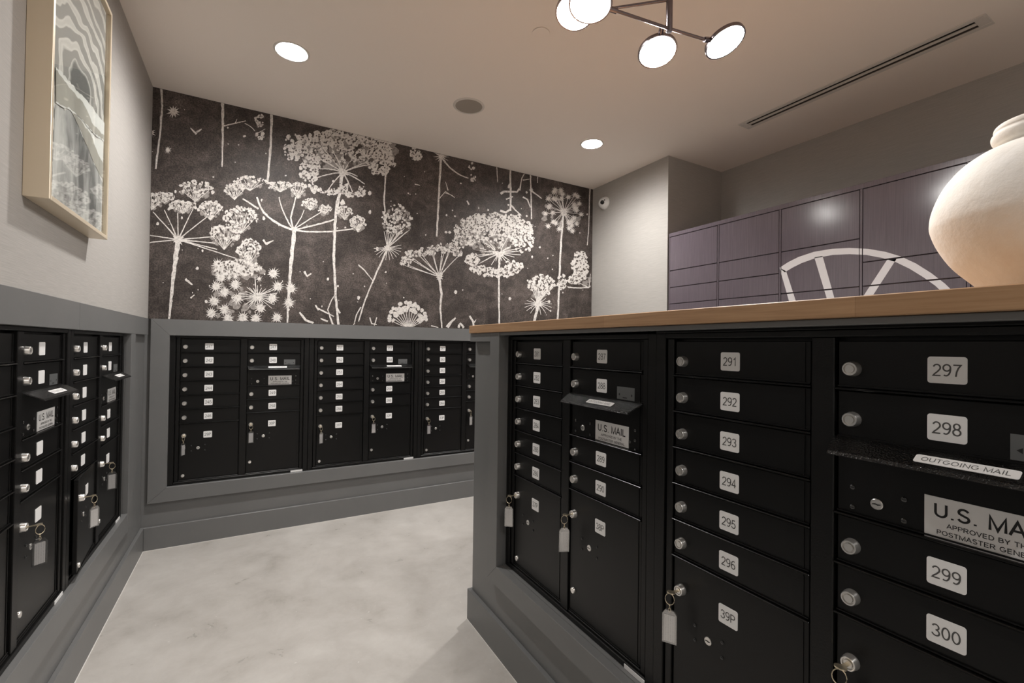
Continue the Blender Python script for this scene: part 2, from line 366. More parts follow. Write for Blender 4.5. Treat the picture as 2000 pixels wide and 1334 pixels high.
# casings: mitred boards, each its own piece
def board(name, parent, poly, t0, t1, mat='wainscot_paint'):   # poly in (u,z); thickness along local y
    bm = bmesh.new(); a = [bm.verts.new((u, t0, z)) for u, z in poly]; b = [bm.verts.new((u, t1, z)) for u, z in poly]
    bm.faces.new(a); bm.faces.new(b); n = len(poly)
    for i in range(n): bm.faces.new((a[i], a[(i+1) % n], b[(i+1) % n], b[i]))
    bmesh.ops.bevel(bm, geom=[e for e in bm.edges if all(v.co.y < t0+1e-6 for v in e.verts)], offset=.0012, segments=1, affect='EDGES')
    return obj(name, from_bm(name, bm), parent, mat=mat)
CW = .093
tr1 = empty('trim_1', (0, 0, 0), 0, kind='structure')         # casing on the back wall (local x = world x)
a0, a1, b0, b1 = BX0-CW+.002, BX1+CW, OP0-CW+.005, RAIL1
ia0, ia1 = BX0+.002, BX1-.002
for nm, poly in (('casing_stile', [(a0, b0), (ia0, OP0), (ia0, OP1), (a0, b1)]), ('casing_rail', [(a0, b1), (ia0, OP1), (ia1, OP1), (a1, b1)]),
                 ('casing_stile', [(a1, b0), (a1, b1), (ia1, OP1), (ia1, OP0)]), ('casing_rail', [(a0, b0), (a1, b0), (ia1, OP0), (ia0, OP0)])):
    board(nm, tr1, poly, -.004, LOW)
board('casing_rail', tr1, [(a1+.0005, OP1), (W, OP1), (W, RAIL1), (a1+.0005, RAIL1)], -.004, LOW)
tr2 = empty('trim_2', (0, 0, 0), R(90), kind='structure')     # casing on the left wall (local x = world y, local y = -world x)
def lboard(nm, u0, u1, z0, z1): board(nm, tr2, [(u0, z0), (u1, z0), (u1, z1), (u0, z1)], -.004, LOW)
lboard('casing_rail', -1.262, -.0045, OP1, RAIL1); lboard('casing_rail', -3.2, -1.2625, OP1, RAIL1)
lboard('casing_rail', -6.19, -3.2005, OP1, RAIL1)
lboard('casing_stile', LY1-.001, LY1+.098, OP0-CW, OP1-.0005); lboard('casing_stile', LY0-.098, LY0+.001, OP0-CW, OP1-.0005)
lboard('casing_rail', LY0+.0015, LY1-.0015, OP0-CW, OP0)
# baseboards
def base(name, mesh): return tag(obj(name, mesh, mat='wainscot_paint'), kind='structure')
def basebox(x0, x1, y0, y1): return box(x0, x1, y0, y1, .003, .140, .0015)
bl = base('baseboard_left', basebox(-LOW, 0, YF, LOW)); bb = base('baseboard_back', basebox(.0005, W-.0005, 0, LOW))
br_ = base('baseboard_right', basebox(W-.016, W, YB, -.0005))
obj('caulk_line', box(-LOW, .002, YF, 0, .0002, .003), bl, mat='caulk'); obj('caulk_line', box(0, W, -.002, LOW, .0002, .003), bb, mat='caulk')

# ------------------------------------------------------------------ lamps of the room
def downlight(x, y, label, end=''):
    r = empty('recessed_downlight'+end, (x, y, H), label=label, cat='ceiling light', group='recessed ceiling downlights')
    obj('trim_ring', lathe([(.0745, .004), (.0745, -.0015), (.078, -.004), (.086, -.004), (.088, -.0005), (.088, 0)], 40, cap=False), r, mat='white_enamel')
    obj('reflector', lathe([(.0745, .002), (.072, .010), (.066, .026), (.060, .030)], 40, cap=False), r, mat='reflector')
    obj('lens'+end, lathe([(0, .004), (.03, .006), (.05, .013), (.064, .026)], 32, cap=False), r, mat='lamp_lens')
    ld = bpy.data.lights.new('downlight_bulb'+end, 'SPOT'); ld.energy = DOWNLIGHT_W; ld.color = LAMP_COL
    ld.spot_size = R(158); ld.spot_blend = 1.0; ld.shadow_soft_size = .045
    lo = bpy.data.objects.new('bulb'+end, ld); link(lo, r); lo.location = (0, 0, -.008)
    return r
dl_labels = ['recessed ceiling downlight nearest the framed picture', 'recessed ceiling downlight beside the wall with the security camera',
             'recessed ceiling downlight over the open floor beside the picture wall', 'recessed ceiling downlight over the open floor beside the locker recess']
for (x, y), lb, en in zip(DL, dl_labels, ('', '', '_left_offscreen', '_right_offscreen')): downlight(x, y, lb, en)

CHZ = 2.42
def chand_pt(px, py, z=CHZ): return un(px, py, 2, z)
def chandelier():
    hub = chand_pt(1307, 56); r = empty('chandelier', (hub.x, hub.y, CHZ-.012), label='dark metal chandelier with glowing tilted discs on thin arms over the island', cat='chandelier')
    base_ = Vector(r.location)
    def L(v): return Vector(v)-base_
    obj('stem', lathe([(0, 0), (.010, .0005), (.0115, .003), (.0115, H-CHZ+.012-.02)], 20, name='stem'), r, mat='gunmetal')
    obj('canopy', lathe([(0, H-CHZ+.012-.030), (.055, H-CHZ+.012-.030), (.060, H-CHZ+.012-.024), (.060, H-CHZ+.012)], 32, name='canopy'), r, mat='gunmetal')
    top = .105
    def arm(p, q, rad=.0055):
        p, q = L(p), L(q); return obj('arm', tube([p, q], rad, 10, name='arm'), r, mat='gunmetal')
    def disc(c, n, j, rad=.072):
        c = L(c); n = Vector(n).normalized(); j = L(j)
        rot = Vector((0, 0, -1)).rotation_difference(n).to_euler()
        d = obj('lamp_disc', lathe([(rad*.93, -.004), (rad, -.005), (rad*1.02, 0), (rad, .010), (rad*.8, .014), (0, .015)], 40, name='disc_shell', cap=False), r, loc=c, rot=rot, mat='gunmetal')
        obj('lens', lathe([(0, -.011), (rad*.4, -.0105), (rad*.7, -.008), (rad*.94, -.0035)], 40, name='disc_lens', cap=False), d, mat='disc_lens')
        obj('back_cap', lathe([(rad*.90, .0125), (rad*.6, .0165), (0, .0175)], 40, name='back_cap', cap=False), d, mat='gunmetal')
        d2 = j-c; d2 -= n*d2.dot(n); d2.normalize(); e = c+d2*rad*.96-n*.006          # joint lies in the plane of the disc
        obj('socket', tube([e-d2*.006, e+d2*.026], .0095, 12, name='socket'), r, mat='gunmetal')
        return Vector(base_)+e+d2*.022
    hc = Vector((hub.x, hub.y, CHZ)); jl = chand_pt(1208, 18); jr = chand_pt(1377, 73); jf = chand_pt(1292.5, 66)
    arm(hc, disc(chand_pt(1416, 82), (.12, -.36, -1), jr)); arm(hc, disc(chand_pt(1153, 8), (-.20, -.12, -1), jl))
    arm(hc+Vector((0, 0, .012)), disc(chand_pt(1284, 101, CHZ-.012), (-.14, -.26, -1), jf))
    ht = hc+Vector((0, 0, top))                                                          # upper tiers
    arm(ht, disc(un(1123, 24, 2, CHZ+top-.01), (-.25, -.2, -1), un(1197, 13.5, 2, CHZ+top)))
chandelier()

# ------------------------------------------------------------------ mailbox units
D = .0889; DT = .914; ULOCK = .080; C1 = (.054, .376); C2 = (.417, .739)
LOCK = lathe([(.0132, 0), (.0132, .004), (.0125, .0055), (.0122, .0125), (.0112, .0142), (.0092, .0142), (.0086, .0108), (.0072, .0108), (.0066, .0136), (0, .0136)], 24, axis='-y', name='lock', cap=False)
LOCK.materials.append(MAT['chrome'])
PLUG = lathe([(.0098, 0), (.0098, .004), (.0085, .006), (0, .0066)], 20, axis='-y', name='plug', cap=False); PLUG.materials.append(MAT['chrome'])
SCREW = lathe([(.0042, 0), (.0042, .0014), (.0026, .0028), (0, .0032)], 12, axis='-y', name='screw', cap=False); SCREW.materials.append(MAT['screw_black'])
CYL = lathe([(.0092, 0), (.0092, .0014), (.0082, .0022), (0, .0022)], 20, axis='-y', name='cylinder', cap=False); CYL.materials.append(MAT['brass' if False else 'chrome'])
SLOT = prism([(-.006, -.0012), (-.001, -.0004), (.002, -.0016), (.006, -.0002), (.006, .0012), (.001, .0006), (-.002, .0016), (-.006, .0002)], -.0030, -.0021, 'keyhole'); SLOT.materials.append(MAT['keyhole'])
PLATE = prism(rrect(.046, .041, .004), -.0012, 0, 'number_plate'); PLATE.materials.append(MAT['plate_silver'])
def mail_door(unit, c, z0, z1, num, kind='mail', swing=0.0):
    u0, u1 = c; g = .0022; w_ = u1-u0-2*g; h_ = z1-z0-.007
    key = ('door', round(w_, 4), round(h_, 4))
    if key not in CACHE:
        bm = bmesh.new(); x0, x1, za, zb = 0, w_, 0, h_; t = .0045
        add_box(bm, x0, x1, 0, .014, za, zb)
        bmesh.ops.bevel(bm, geom=bm.edges[:], offset=.0016, segments=1, affect='EDGES')
        add_box(bm, x1-.0125, x1-.0105, -.0016, 0.001, za+.003, zb-.003)     # folded hinge line
        add_box(bm, x0+.001, x1-.001, -.003, 0.001, za+.0003, za+.0028)      # bottom return lip
        CACHE[key] = from_bm('door', bm); CACHE[key].materials.append(MAT['mailbox_black'])
    if swing:                                                                # hinge at the right edge
        d = obj('door', CACHE[key], unit, loc=(u0+g+w_, 0, z0+.0035)); ox = -w_
        me = CACHE[key].copy(); me.transform(Matrix.Translation((-w_, 0, 0))); d.data = me; d.rotation_euler = (0, 0, swing)
    else:
        d = obj('door', CACHE[key], unit, loc=(u0+g, 0, z0+.0035)); ox = 0
    def put(name, me, u, z, y=0, rot=(0, 0, 0)): return obj(name, me, d, loc=(ox+u-u0-g, y, z-z0-.0035), rot=rot)
    ul = u0+.026
    def number(u, z):
        put('number_plate', PLATE, u, z)
        if num: put('number', text_mesh(num, .0185, 'ink_grey', 1.0, .11), u, z, -.0014, (R(90), 0, 0))
    if kind == 'mail':
        zl = z0+.036; put('lock', LOCK, ul, zl, 0, (0, random.uniform(-.5, .5), 0)); number(u0+.151, zl+.004)
    elif kind == 'parcel':
        zl = z1-.077; put('lock', LOCK, ul, zl); number(u0+.151, zl-.001)
        zc = z1-.160; put('master_lock', CYL, ul+.075, zc); put('keyhole', SLOT, ul+.075, zc)
        for du in (.039, .111):
            for dz in (-.017, .017): put('screw', SCREW, ul+du, zc+dz)
        put('plug', PLUG, ul-.002, z1-.327)
    elif kind == 'outgoing':
        zc = z0+.031
        put('master_lock', CYL, ul+.036, zc); put('keyhole', SLOT, ul+.036, zc)
        for du in (0, .073):
            for dz in (-.016, .019): put('screw', SCREW, ul+du, zc+dz)
        for du, dz in ((.266, .030), (.266, .002), (.266, -.024), (.247, -.005)): put('screw', SCREW, ul+du, zc+dz)
        p = prism([(-.071, -.0325), (.071, -.0325), (.071, .0325), (-.071, .0325)], -.0012, 0, 'mail_sign') if 'ms' not in CACHE else CACHE['ms']
        if 'ms' not in CACHE: p.materials.append(MAT['plate_white']); CACHE['ms'] = p
        uc, zs = ul+.170, z0+.034
        put('mail_sign', p, uc, zs)
        put('lettering', text_mesh('U.S. MAIL', .0200, 'ink_black', 1.16, .16), uc, zs+.0125, -.0014, (R(90), 0, 0))
        put('lettering', text_mesh('APPROVED BY THE', .0066, 'ink_black', 1.30, .16), uc, zs-.0085, -.0014, (R(90), 0, 0))
        put('lettering', text_mesh('POSTMASTER GENERAL', .0066, 'ink_black', 1.30, .16), uc, zs-.0205, -.0014, (R(90), 0, 0))
    return d
def mail_flap(unit, c, z):
    u0, u1 = c[0]-.002, c[1]+.002; key = 'flap'
    if key not in CACHE:
        bm = bmesh.new(); w_ = u1-u0
        prof = [(0.002, .004), (-.006, .004), (-.016, .0005), (-.048, -.0165), (-.0505, -.0225), (-.0485, -.0232), (-.0455, -.0185), (-.014, -.0025), (0.002, -.001)]
        def ring(x0, taper): return [bm.verts.new((x0+taper*min(1, max(0, (-y-.006)/.042)), y, zz)) for y, zz in prof]
        a = ring(0, .010); b = ring(w_, -.010); n = len(prof); bm.faces.new(a); bm.faces.new(b)
        for i in range(n): bm.faces.new((a[i], a[(i+1) % n], b[(i+1) % n], b[i]))
        CACHE[key] = from_bm('mail_flap', bm); CACHE[key].materials.append(MAT['flap_black'])
        pl = prism(rrect(.112, .019, .0035), -.0009, 0, 'flap_label'); pl.materials.append(MAT['plate_silver']); CACHE['flap_label'] = pl
    f = obj('mail_flap', CACHE[key], unit, loc=(u0, 0, z))
    ang = -math.atan2(.032, .017)                       # lies on the sloping face
    cx = .026+.155; rot = (-R(90)+math.atan2(.017, .032)+R(0), 0, 0)
    sl = math.atan2(.017, .032); rot = (-(R(90)-sl), 0, 0)
    o = obj('flap_label', CACHE['flap_label'], f, loc=(cx, -.0315, -.0071), rot=rot)
    obj('lettering', text_mesh('OUTGOING MAIL', .0095, 'ink_grey', 1.12, .10), f, loc=(cx, -.0315-.0012*math.sin(sl), -.0071+.0012*math.cos(sl)), rot=(sl, 0, 0))
def mail_unit(loc, rz, nums1, p1, nums2, p2, label, swing=0.0, plate=True):
    unit = empty('mailbox_unit', loc, rz, label, 'mailbox', 'wall-mounted mailbox units')
    UW = P-.0015; HT = .931
    obj('body', box(.004, UW-.004, .015, .40, .003, HT-.003), unit, mat='mailbox_frame')
    fr = lambda nm, *a: obj(nm, box(*a, .0018), unit, mat='mailbox_frame')
    fr('frame_stile', 0, .030, -.010, .016, 0, HT); fr('frame_stile', UW-.030, UW, -.010, .016, 0, HT)
    fr('frame_rail', .0302, UW-.0302, -.010, .016, DT+.004, HT); fr('frame_rail', .0302, UW-.0302, -.010, .016, 0, .018)
    fr('inner_stile', .034, C1[0]-.001, -.005, .016, .020, DT+.003); fr('inner_stile', C2[1]+.001, UW-.034, -.005, .016, .020, DT+.003)
    fr('inner_stile', C1[1]+.001, C2[0]-.001, -.007, .016, .019, DT+.0035)
    fr('inner_rail', C1[0], C1[1], -.004, .012, .0185, .025); fr('inner_rail', C2[0], C2[1], -.004, .012, .0185, .025)
    def div(c, z): obj('divider', box(c[0], c[1], -.0085, .012, z-.0017, z+.0017, .0010, 'divider'), unit, mat='mailbox_edge')
    for i in range(6):
        z1 = DT-i*D; mail_door(unit, C1, z1-D, z1, nums1[i] if nums1 else None); div(C1, z1-D)
    mail_door(unit, C1, .025, DT-6*D, p1, 'parcel', swing)
    z = DT
    for i, hgt in enumerate((1, 1, 1.5, 1, 1)):
        kind = 'outgoing' if i == 2 else 'mail'; j = i if i < 2 else i-1
        mail_door(unit, C2, z-D*hgt, z, None if kind == 'outgoing' else (nums2[j] if nums2 else None), kind)
        z -= D*hgt
        if i != 1: div(C2, z)
        else:
            mail_flap(unit, C2, z)
            st = obj('sticker', box(C2[0]+.026+.192, C2[0]+.026+.262, -.0006, .0002, z+.008, z+.044), unit, mat='sticker_grey')
            obj('sticker_mark', prism([(0, .004), (.006, .0), (.006, .008)], -.0009, -.0007), st, loc=(C2[0]+.224, 0, z+.018), mat='ink_black')
            obj('sticker_mark', prism([(0, .004), (-.006, .0), (-.006, .008)], -.0009, -.0007), st, loc=(C2[0]+.281, 0, z+.018), mat='ink_black')
            obj('sticker_mark', prism([(0, 0), (.016, 0), (.016, .003), (0, .003)], -.0009, -.0007), st, loc=(C2[0]+.242, 0, z+.012), mat='ink_black')
    mail_door(unit, C2, .025, z, p2, 'parcel')
    if plate: obj('maker_plate', box(UW-.105, UW-.03, -.0118, -.0102, .001, .013), unit, mat='plate_silver')
    return unit

def num(a, b): return [str(i) for i in range(a, b+1)]
YD = .030
U = {}
for i in range(3):
    a = 241+10*i
    U['B%d' % i] = mail_unit((BX0+i*P, YD, OP0), 0, num(a, a+5), '%dP' % (29+2*i), num(a+6, a+9), '%dP' % (30+2*i),
        ('black mailbox unit 241 to 250 set in the wall beside the grey corner casing', 'middle black mailbox unit 251 to 260 in the wall under the flower mural',
         'black mailbox unit 261 to 270 half hidden behind the island end')[i])
XL = -.026
U['L1'] = mail_unit((XL, -1.27, OP0), R(90), None, None, None, None, 'black mailbox unit beside the grey room corner with one parcel door ajar', swing=R(4.5))
U['L0'] = mail_unit((XL, -1.27-P, OP0), R(90), None, None, None, None, 'black mailbox unit below the framed picture, all doors shut')
XI = 1.474; IY0 = -1.9161+ULOCK
U['I0'] = mail_unit((XI, IY0, OP0), -R(90), num(281, 286), '37P', num(287, 290), '38P', 'black mailbox unit numbered 281 to 290 at the end of the island')
U['I1'] = mail_unit((XI-.004, IY0-P, OP0), -R(90), num(291, 296), '39P', num(297, 300), '40P', 'black mailbox unit numbered 291 to 300 under the vase on the counter')
obj('filler_strip', box(P-.001, P+.043, .004, .02, .002, .929), U['L1'], mat='mailbox_frame')
obj('top_strip', box(.001, P-.003, -.012, .02, .9315, .945, .001), U['I1'], mat='mailbox_frame')

# ------------------------------------------------------------------ keys with tags left in the parcel locks
def bm_ring(c, ra, rb, rad, ax, rz=0):
    pts = []
    for i in range(18):
        a = 2*math.pi*i/18; x, z = ra*math.cos(a), rb*math.sin(a)
        v = Vector((x, 0, z)) if ax == 'y' else Vector((0, x, z))
        v.rotate(Matrix.Rotation(rz, 3, 'Z')); pts.append(Vector(c)+v)
    return pts
TAG = [(-.0165, 0), (.0165, 0), (.0165, .068), (.0095, .078), (-.0095, .078), (-.0165, .068)]
def key_tag(unit, col, where, yaw=0.0, tilt=0.0, swing=None, side=0.0):
    c = (C1, C2)[col]; ztop = (DT-6*D) if col == 0 else (DT-6.5*D+0*D) 
    if col == 1: ztop = DT-5.5*D
    loc = Vector((c[0]+.026, -.0140, ztop-.077))
    if swing:
        hinge = Vector((c[1]-.0022, 0, 0)); q = loc-hinge; q.rotate(Matrix.Rotation(swing, 3, 'Z')); loc = hinge+q
    mw = Matrix.Translation(unit.location) @ Matrix.Rotation(unit.rotation_euler.z, 4, 'Z')
    r = empty('key_with_tag', mw @ loc, unit.rotation_euler.z+(swing or 0), 'brass key with a clear plastic tag hanging from '+where, 'key', 'keys left in parcel doors')
    bow = [( .0085*math.cos(2*math.pi*i/20)*1.15, .0085*math.sin(2*math.pi*i/20)) for i in range(20)]
    kb = bmesh.new(); add_box(kb, -.0035, .0035, -.016, .0005, -.0011, .0011)
    top = [kb.verts.new((x, -.024+y*1.05, .0012)) for x, y in bow]; bot = [kb.verts.new((x, -.024+y*1.05, -.0012)) for x, y in bow]
    kb.faces.new(top); kb.faces.new(bot)
    for i in range(20): kb.faces.new((top[i], top[(i+1) % 20], bot[(i+1) % 20], bot[i]))
    k = obj('key', from_bm('key', kb), r, mat='brass', rot=(R(-6), side, 0))
    rx = side*.01
    ring = obj('split_ring', tube(bm_ring((rx, -.028, -.0125), .0105, .0135, .0011, 'y', yaw), .0009, 6, True, 'split_ring'), r, mat='brass')
    obj('chain_link', tube(bm_ring((rx, -.028, -.0300), .0028, .0050, .0008, 'x', yaw), .0008, 5, True, 'chain_link'), r, mat='brass')
    obj('chain_link', tube(bm_ring((rx, -.028, -.0385), .0026, .0050, .0008, 'y', yaw), .0008, 5, True, 'chain_link'), r, mat='brass')
    if 'tagm' not in CACHE:
        t = prism([(x, z-.078) for x, z in TAG], -.0026, .0026, 'tag'); t.materials.append(MAT['acrylic']); CACHE['tagm'] = t
        q = bmesh.new(); add_box(q, -.0120, .0120, -.0010, .0010, -.0745, -.0130); t2 = from_bm('tag_paper', q); t2.materials.append(MAT['tag_paper']); CACHE['tagp'] = t2
    t = obj('tag', CACHE['tagm'], r, loc=(rx, -.028, -.0385), rot=(tilt, 0, yaw)); obj('paper_insert', CACHE['tagp'], t)
for un_, col, where, yaw, tilt in (('I0', 0, 'parcel door 37P', .9, 0), ('I0', 1, 'parcel door 38P', 1.15, .05), ('I1', 0, 'parcel door 39P', .55, 0), ('I1', 1, 'parcel door 40P', .5, 0),
        ('B0', 0, 'parcel door 29P', 1.05, 0), ('B0', 1, 'parcel door 30P', .15, 0), ('B1', 0, 'parcel door 31P', .6, 0), ('B1', 1, 'parcel door 32P', .2, 0),
        ('B2', 0, 'parcel door 33P', .2, 0), ('B2', 1, 'the door half hidden by the island', .4, 0),
        ('L0', 1, 'the door below the framed picture', -.9, 0), ('L1', 1, 'the shut door beside the grey corner', -1.15, 0)):
    key_tag(U[un_], col, where, yaw, tilt, side=.25 if un_.startswith('B') else 0)
key_tag(U['L1'], 0, 'the parcel door left ajar', -.75, 0, swing=R(4.5))

# ------------------------------------------------------------------ island
XP, XC, XBs = 1.450, 1.421, 1.432; IYE = -1.552; IYF = -3.66; XBK = 2.36; ZT = 1.321
IO0, IO1 = IY0+.004, IY0-2*P-.003          # opening in y
isl = empty('mailbox_island', (1.9, -2.6, 0), label='grey painted island cabinet holding mailboxes under the wooden counter', cat='island cabinet')
def iobj(name, lst, mat='wainscot_paint', c=.0012):
    bm = bmesh.new()
    for b in lst: add_box(bm, *b)
    if c: bmesh.ops.bevel(bm, geom=bm.edges[:], offset=c, segments=1, affect='EDGES')
    return obj(name, from_bm(name, bm), isl, loc=-isl.location, mat=mat)
iobj('cabinet_body', [(XP, XBK, IO0, IYE, .001, ZT-.001), (XP, XBK, IYF, IO1, .001, ZT-.001), (XP, XBK, IO1, IO0, .001, OP0), (XP, XBK, IO1, IO0, 1.318, ZT-.001), (1.90, XBK, IO1, IO0, OP0, 1.318)], c=0)
def cas(name, poly, x0=XC, x1=XP):        # poly in (y,z)
    bm = bmesh.new(); a = [bm.verts.new((x0, y, z)) for y, z in poly]; b = [bm.verts.new((x1, y, z)) for y, z in poly]
    bm.faces.new(a); bm.faces.new(b); n = len(poly)
    for i in range(n): bm.faces.new((a[i], a[(i+1) % n], b[(i+1) % n], b[i]))
    bmesh.ops.bevel(bm, geom=[e for e in bm.edges if all(v.co.x < x0+1e-6 for v in e.verts)], offset=.0012, segments=1, affect='EDGES')
    return obj(name, from_bm(name, bm), isl, loc=-isl.location, mat='wainscot_paint')
so = IO0+.078
cas('casing_stile', [(IO0-.004, OP0-.002), (so, OP0-.080), (so, ZT-.0005), (IO0-.004, ZT-.0005)])
cas('casing_rail', [(so, OP0-.080), (IO0-.004, OP0-.002), (IO1+.004, OP0-.002), (IO1-.078, OP0-.080)])
cas('casing_stile', [(IO1+.004, OP0-.002), (IO1-.078, OP0-.080), (IO1-.078, ZT-.0005), (IO1+.004, ZT-.0005)])
cas('casing_rail', [(so+.0003, 1.283), (IYE, 1.283), (IYE, ZT-.0005), (so+.0003, ZT-.0005)])
cas('casing_rail', [(IYF, 1.283), (IO1-.0783, 1.283), (IO1-.0783, ZT-.0005), (IYF, ZT-.0005)])
iobj('top_strip', [(XC+.003, XP, IO1+.0045, IO0-.0045, 1.3085, ZT-.0005)])
iobj('baseboard', [(XBs, XP, IYF, IYE+.016, .003, .141)]); iobj('baseboard', [(XP, XBK, IYE, IYE+.016, .003, .141)])
iobj('baseboard', [(XBK, XBK+.018, IYF, IYE+.016, .003, .141)])
iobj('caulk_line', [(XBs-.002, XP, IYF, IYE+.018, .0002, .003)], 'caulk', 0)

ct = obj('countertop', box(1.412, XBK+.04, IYF-.04, -1.571+.012, ZT, ZT+.0345, .0015), mat='oak')
tag(ct, 'oak wood countertop on top of the mailbox island', 'countertop')

# ------------------------------------------------------------------ vase
VX, VY, VZ = 1.760, -3.236, ZT+.0348
prof = [(0, 0), (.052, .0), (.058, .003), (.079, .030), (.113, .070), (.134, .108), (.145, .140), (.147, .158), (.143, .185), (.130, .220), (.108, .252), (.082, .273), (.062, .282),
        (.0535, .286), (.0535, .290), (.058, .293), (.0615, .299), (.062, .307), (.0585, .313), (.059, .317), (.057, .323), (.052, .326), (.048, .318), (.046, .300), (.05, .285), (.10, .25), (.13, .18), (.11, .08), (.05, .015), (0, .012)]
def spline(pr, n=4):
    out = []
    for i in range(len(pr)-1):
        p0, p1, p2, p3 = (Vector(pr[max(i-1, 0)]), Vector(pr[i]), Vector(pr[i+1]), Vector(pr[min(i+2, len(pr)-1)]))
        for k in range(n):
            t = k/n; v = .5*((2*p1)+(-p0+p2)*t+(2*p0-5*p1+4*p2-p3)*t*t+(-p0+3*p1-3*p2+p3)*t**3); out.append((max(v.x, 0), v.y))
    out.append(pr[-1]); return out
vz = obj('vase', lathe([(0, 0)]+prof[1:3]+spline(prof[2:-2])[1:]+prof[-2:], 72, name='vase', smooth=50), loc=(VX, VY, VZ), mat='vase_clay')
tag(vz, 'round cream clay vase with a rolled rim on the wooden counter', 'vase')

# ------------------------------------------------------------------ parcel locker bank
XLk = 3.400; LKT = 2.170; LY = [-.962, -1.393, -1.828, -2.264, -2.690, -3.12]
lk = empty('parcel_locker', (XLk, -2.0, 0), label='plum grey bank of parcel lockers with a white line emblem', cat='locker')
def lobj(name, me, mat, parent=lk): return obj(name, me, parent, loc=-lk.location if parent is lk else (0, 0, 0), mat=mat)
lobj('carcass', box(XLk+.016, XR-.004, LY[-1]-.012, LY[0], .002, LKT-.002), 'locker_plum')
lobj('top_rail', box(XLk-.002, XLk+.016, LY[-1]-.012, LY[0], 2.142, LKT, .0015), 'locker_plum')
def stripquads(pts_o, pts_i): return [[pts_o[i], pts_o[i+1], pts_i[i+1], pts_i[i]] for i in range(len(pts_o)-1)]
def lkp(px, py): v = un(px, py, 0, XLk); return (v.y, v.z)
outer = [(1523, 523), (1540, 512), (1560, 502), (1590, 492), (1625, 486), (1660, 484.5), (1695, 486), (1730, 492), (1760, 501), (1790, 515), (1820, 534), (1846, 554), (1875, 582)]
inner = [(1533, 532), (1548, 523), (1566, 514), (1594, 504), (1627, 498), (1660, 496.5), (1692, 498), (1724, 504), (1750, 512), (1777, 525), (1803, 541), (1827, 558), (1852, 582)]
quads = stripquads([lkp(*p) for p in outer], [lkp(*p) for p in inner])
for q in ([(1523, 523), (1536, 530), (1562, 610), (1548, 612)], [(1591, 503), (1607, 500), (1638, 610), (1624, 612)], [(1734, 506), (1752, 505), (1684, 610), (1666, 610)]):
    quads.append([lkp(*p) for p in q])
def clip(poly, y0, y1, z0, z1):
    for ax, s, v in ((0, 1, y0), (0, -1, y1), (1, 1, z0), (1, -1, z1)):
        out = []
        for i in range(len(poly)):
            a, b = poly[i-1], poly[i]; da, db = s*(a[ax]-v), s*(b[ax]-v)
            if (da >= 0) != (db >= 0):
                t = da/(da-db); out.append((a[0]+t*(b[0]-a[0]), a[1]+t*(b[1]-a[1])))
            if db >= 0: out.append(b)
        poly = out
        if len(poly) < 3: return None
    return poly
def decal(parent, y0, y1, z0, z1):
    got = [q for q in (clip(p, y0, y1, z0, z1) for p in quads) if q]
    if not got: return
    bm = bmesh.new()
    for q in got:
        a = [bm.verts.new((XLk-.0026, y, z)) for y, z in q]
        try: bm.faces.new(a)
        except ValueError: pass
    bmesh.ops.remove_doubles(bm, verts=bm.verts, dist=1e-4)
    left = set(bm.faces)
    while left:                                   # one vinyl strip per connected piece
        st = [left.pop()]; isl_ = set(st)
        while st:
            f = st.pop()
            for v in f.verts:
                for g in v.link_faces:
                    if g in left: left.discard(g); isl_.add(g); st.append(g)
        V = []; Fc = []
        for f in isl_: Fc.append(tuple(range(len(V), len(V)+len(f.verts)))); V += [tuple(v.co) for v in f.verts]
        b2 = bmesh.new()
        for fc in Fc: b2.faces.new([b2.verts.new(V[i]) for i in fc])
        bmesh.ops.remove_doubles(b2, verts=b2.verts, dist=1e-4)
        obj('emblem', from_bm('emblem', b2), parent, mat='vinyl_white')
    bm.free()
rows = {0: [2.140, 1.873, 1.741, 1.612, 1.35, 1.09, .83, .44, .06], 1: [2.140, 1.873, 1.741, 1.612, 1.35, 1.09, .83, .44, .06], 2: [2.140, 1.873, 1.612, 1.35, 1.09, .83, .44, .06], 3: [2.140, 1.741, 1.612, 1.35, .83, .44, .06], 4: [2.140, 1.873, 1.612, 1.35, 1.09, .83, .44, .06]}
for ci in range(5):
    ya, yb = LY[ci]-.014 if ci else LY[ci]-.010, LY[ci+1]
    if ci == 0: lobj('stile', box(XLk-.001, XLk+.016, LY[0]-.009, LY[0], .01, 2.1405, .001), 'locker_plum')
    st = lobj('stile', box(XLk-.001, XLk+.016, LY[ci+1]-.0115, LY[ci+1]-.0005, .01, 2.1405, .001), 'locker_plum')
    decal(st, LY[ci+1]-.0115, LY[ci+1]-.0005, .01, 2.14)
    for z1, z0 in zip(rows[ci], rows[ci][1:]):
        d = lobj('door', box(XLk-.002, XLk+.014, yb+.002, ya-.001, z0+.0025, z1-.0025, .0016), 'locker_plum')
        decal(d, yb+.003, ya-.002, z0+.004, z1-.004)

# ------------------------------------------------------------------ ceiling fittings
sp = empty('ceiling_speaker', (1.735, -.790, H), label='round ceiling speaker with grille between the two downlights', cat='speaker')
obj('bezel', lathe([(.085, -.003), (.088, -.006), (.096, -.005), (.101, -.0005), (.101, 0)], 48, cap=False), sp, mat='vent_white')
obj('grille', lathe([(0, -.0055), (.05, -.0052), (.0865, -.004)], 48, cap=False), sp, mat='speaker_grille')
sc = obj('sprinkler_cover', lathe([(0, -.0045), (.0425, -.0045), (.043, -.004), (.043, -.0025), (.036, -.0022), (.036, 0)], 36, smooth=10), loc=(1.756, -1.600, H), mat='ceiling_paint')
tag(sc, 'small flat round sprinkler cover plate on the ceiling', 'sprinkler cover')
x0, x1, y0, y1 = VENT
vt = empty('linear_vent', ((x0+x1)/2, (y0+y1)/2, H), label='long slotted air vent in the ceiling above the lockers', cat='vent')
def vobj(nm, a, mat, c=0): return obj(nm, box(*a, c), vt, mat=mat)
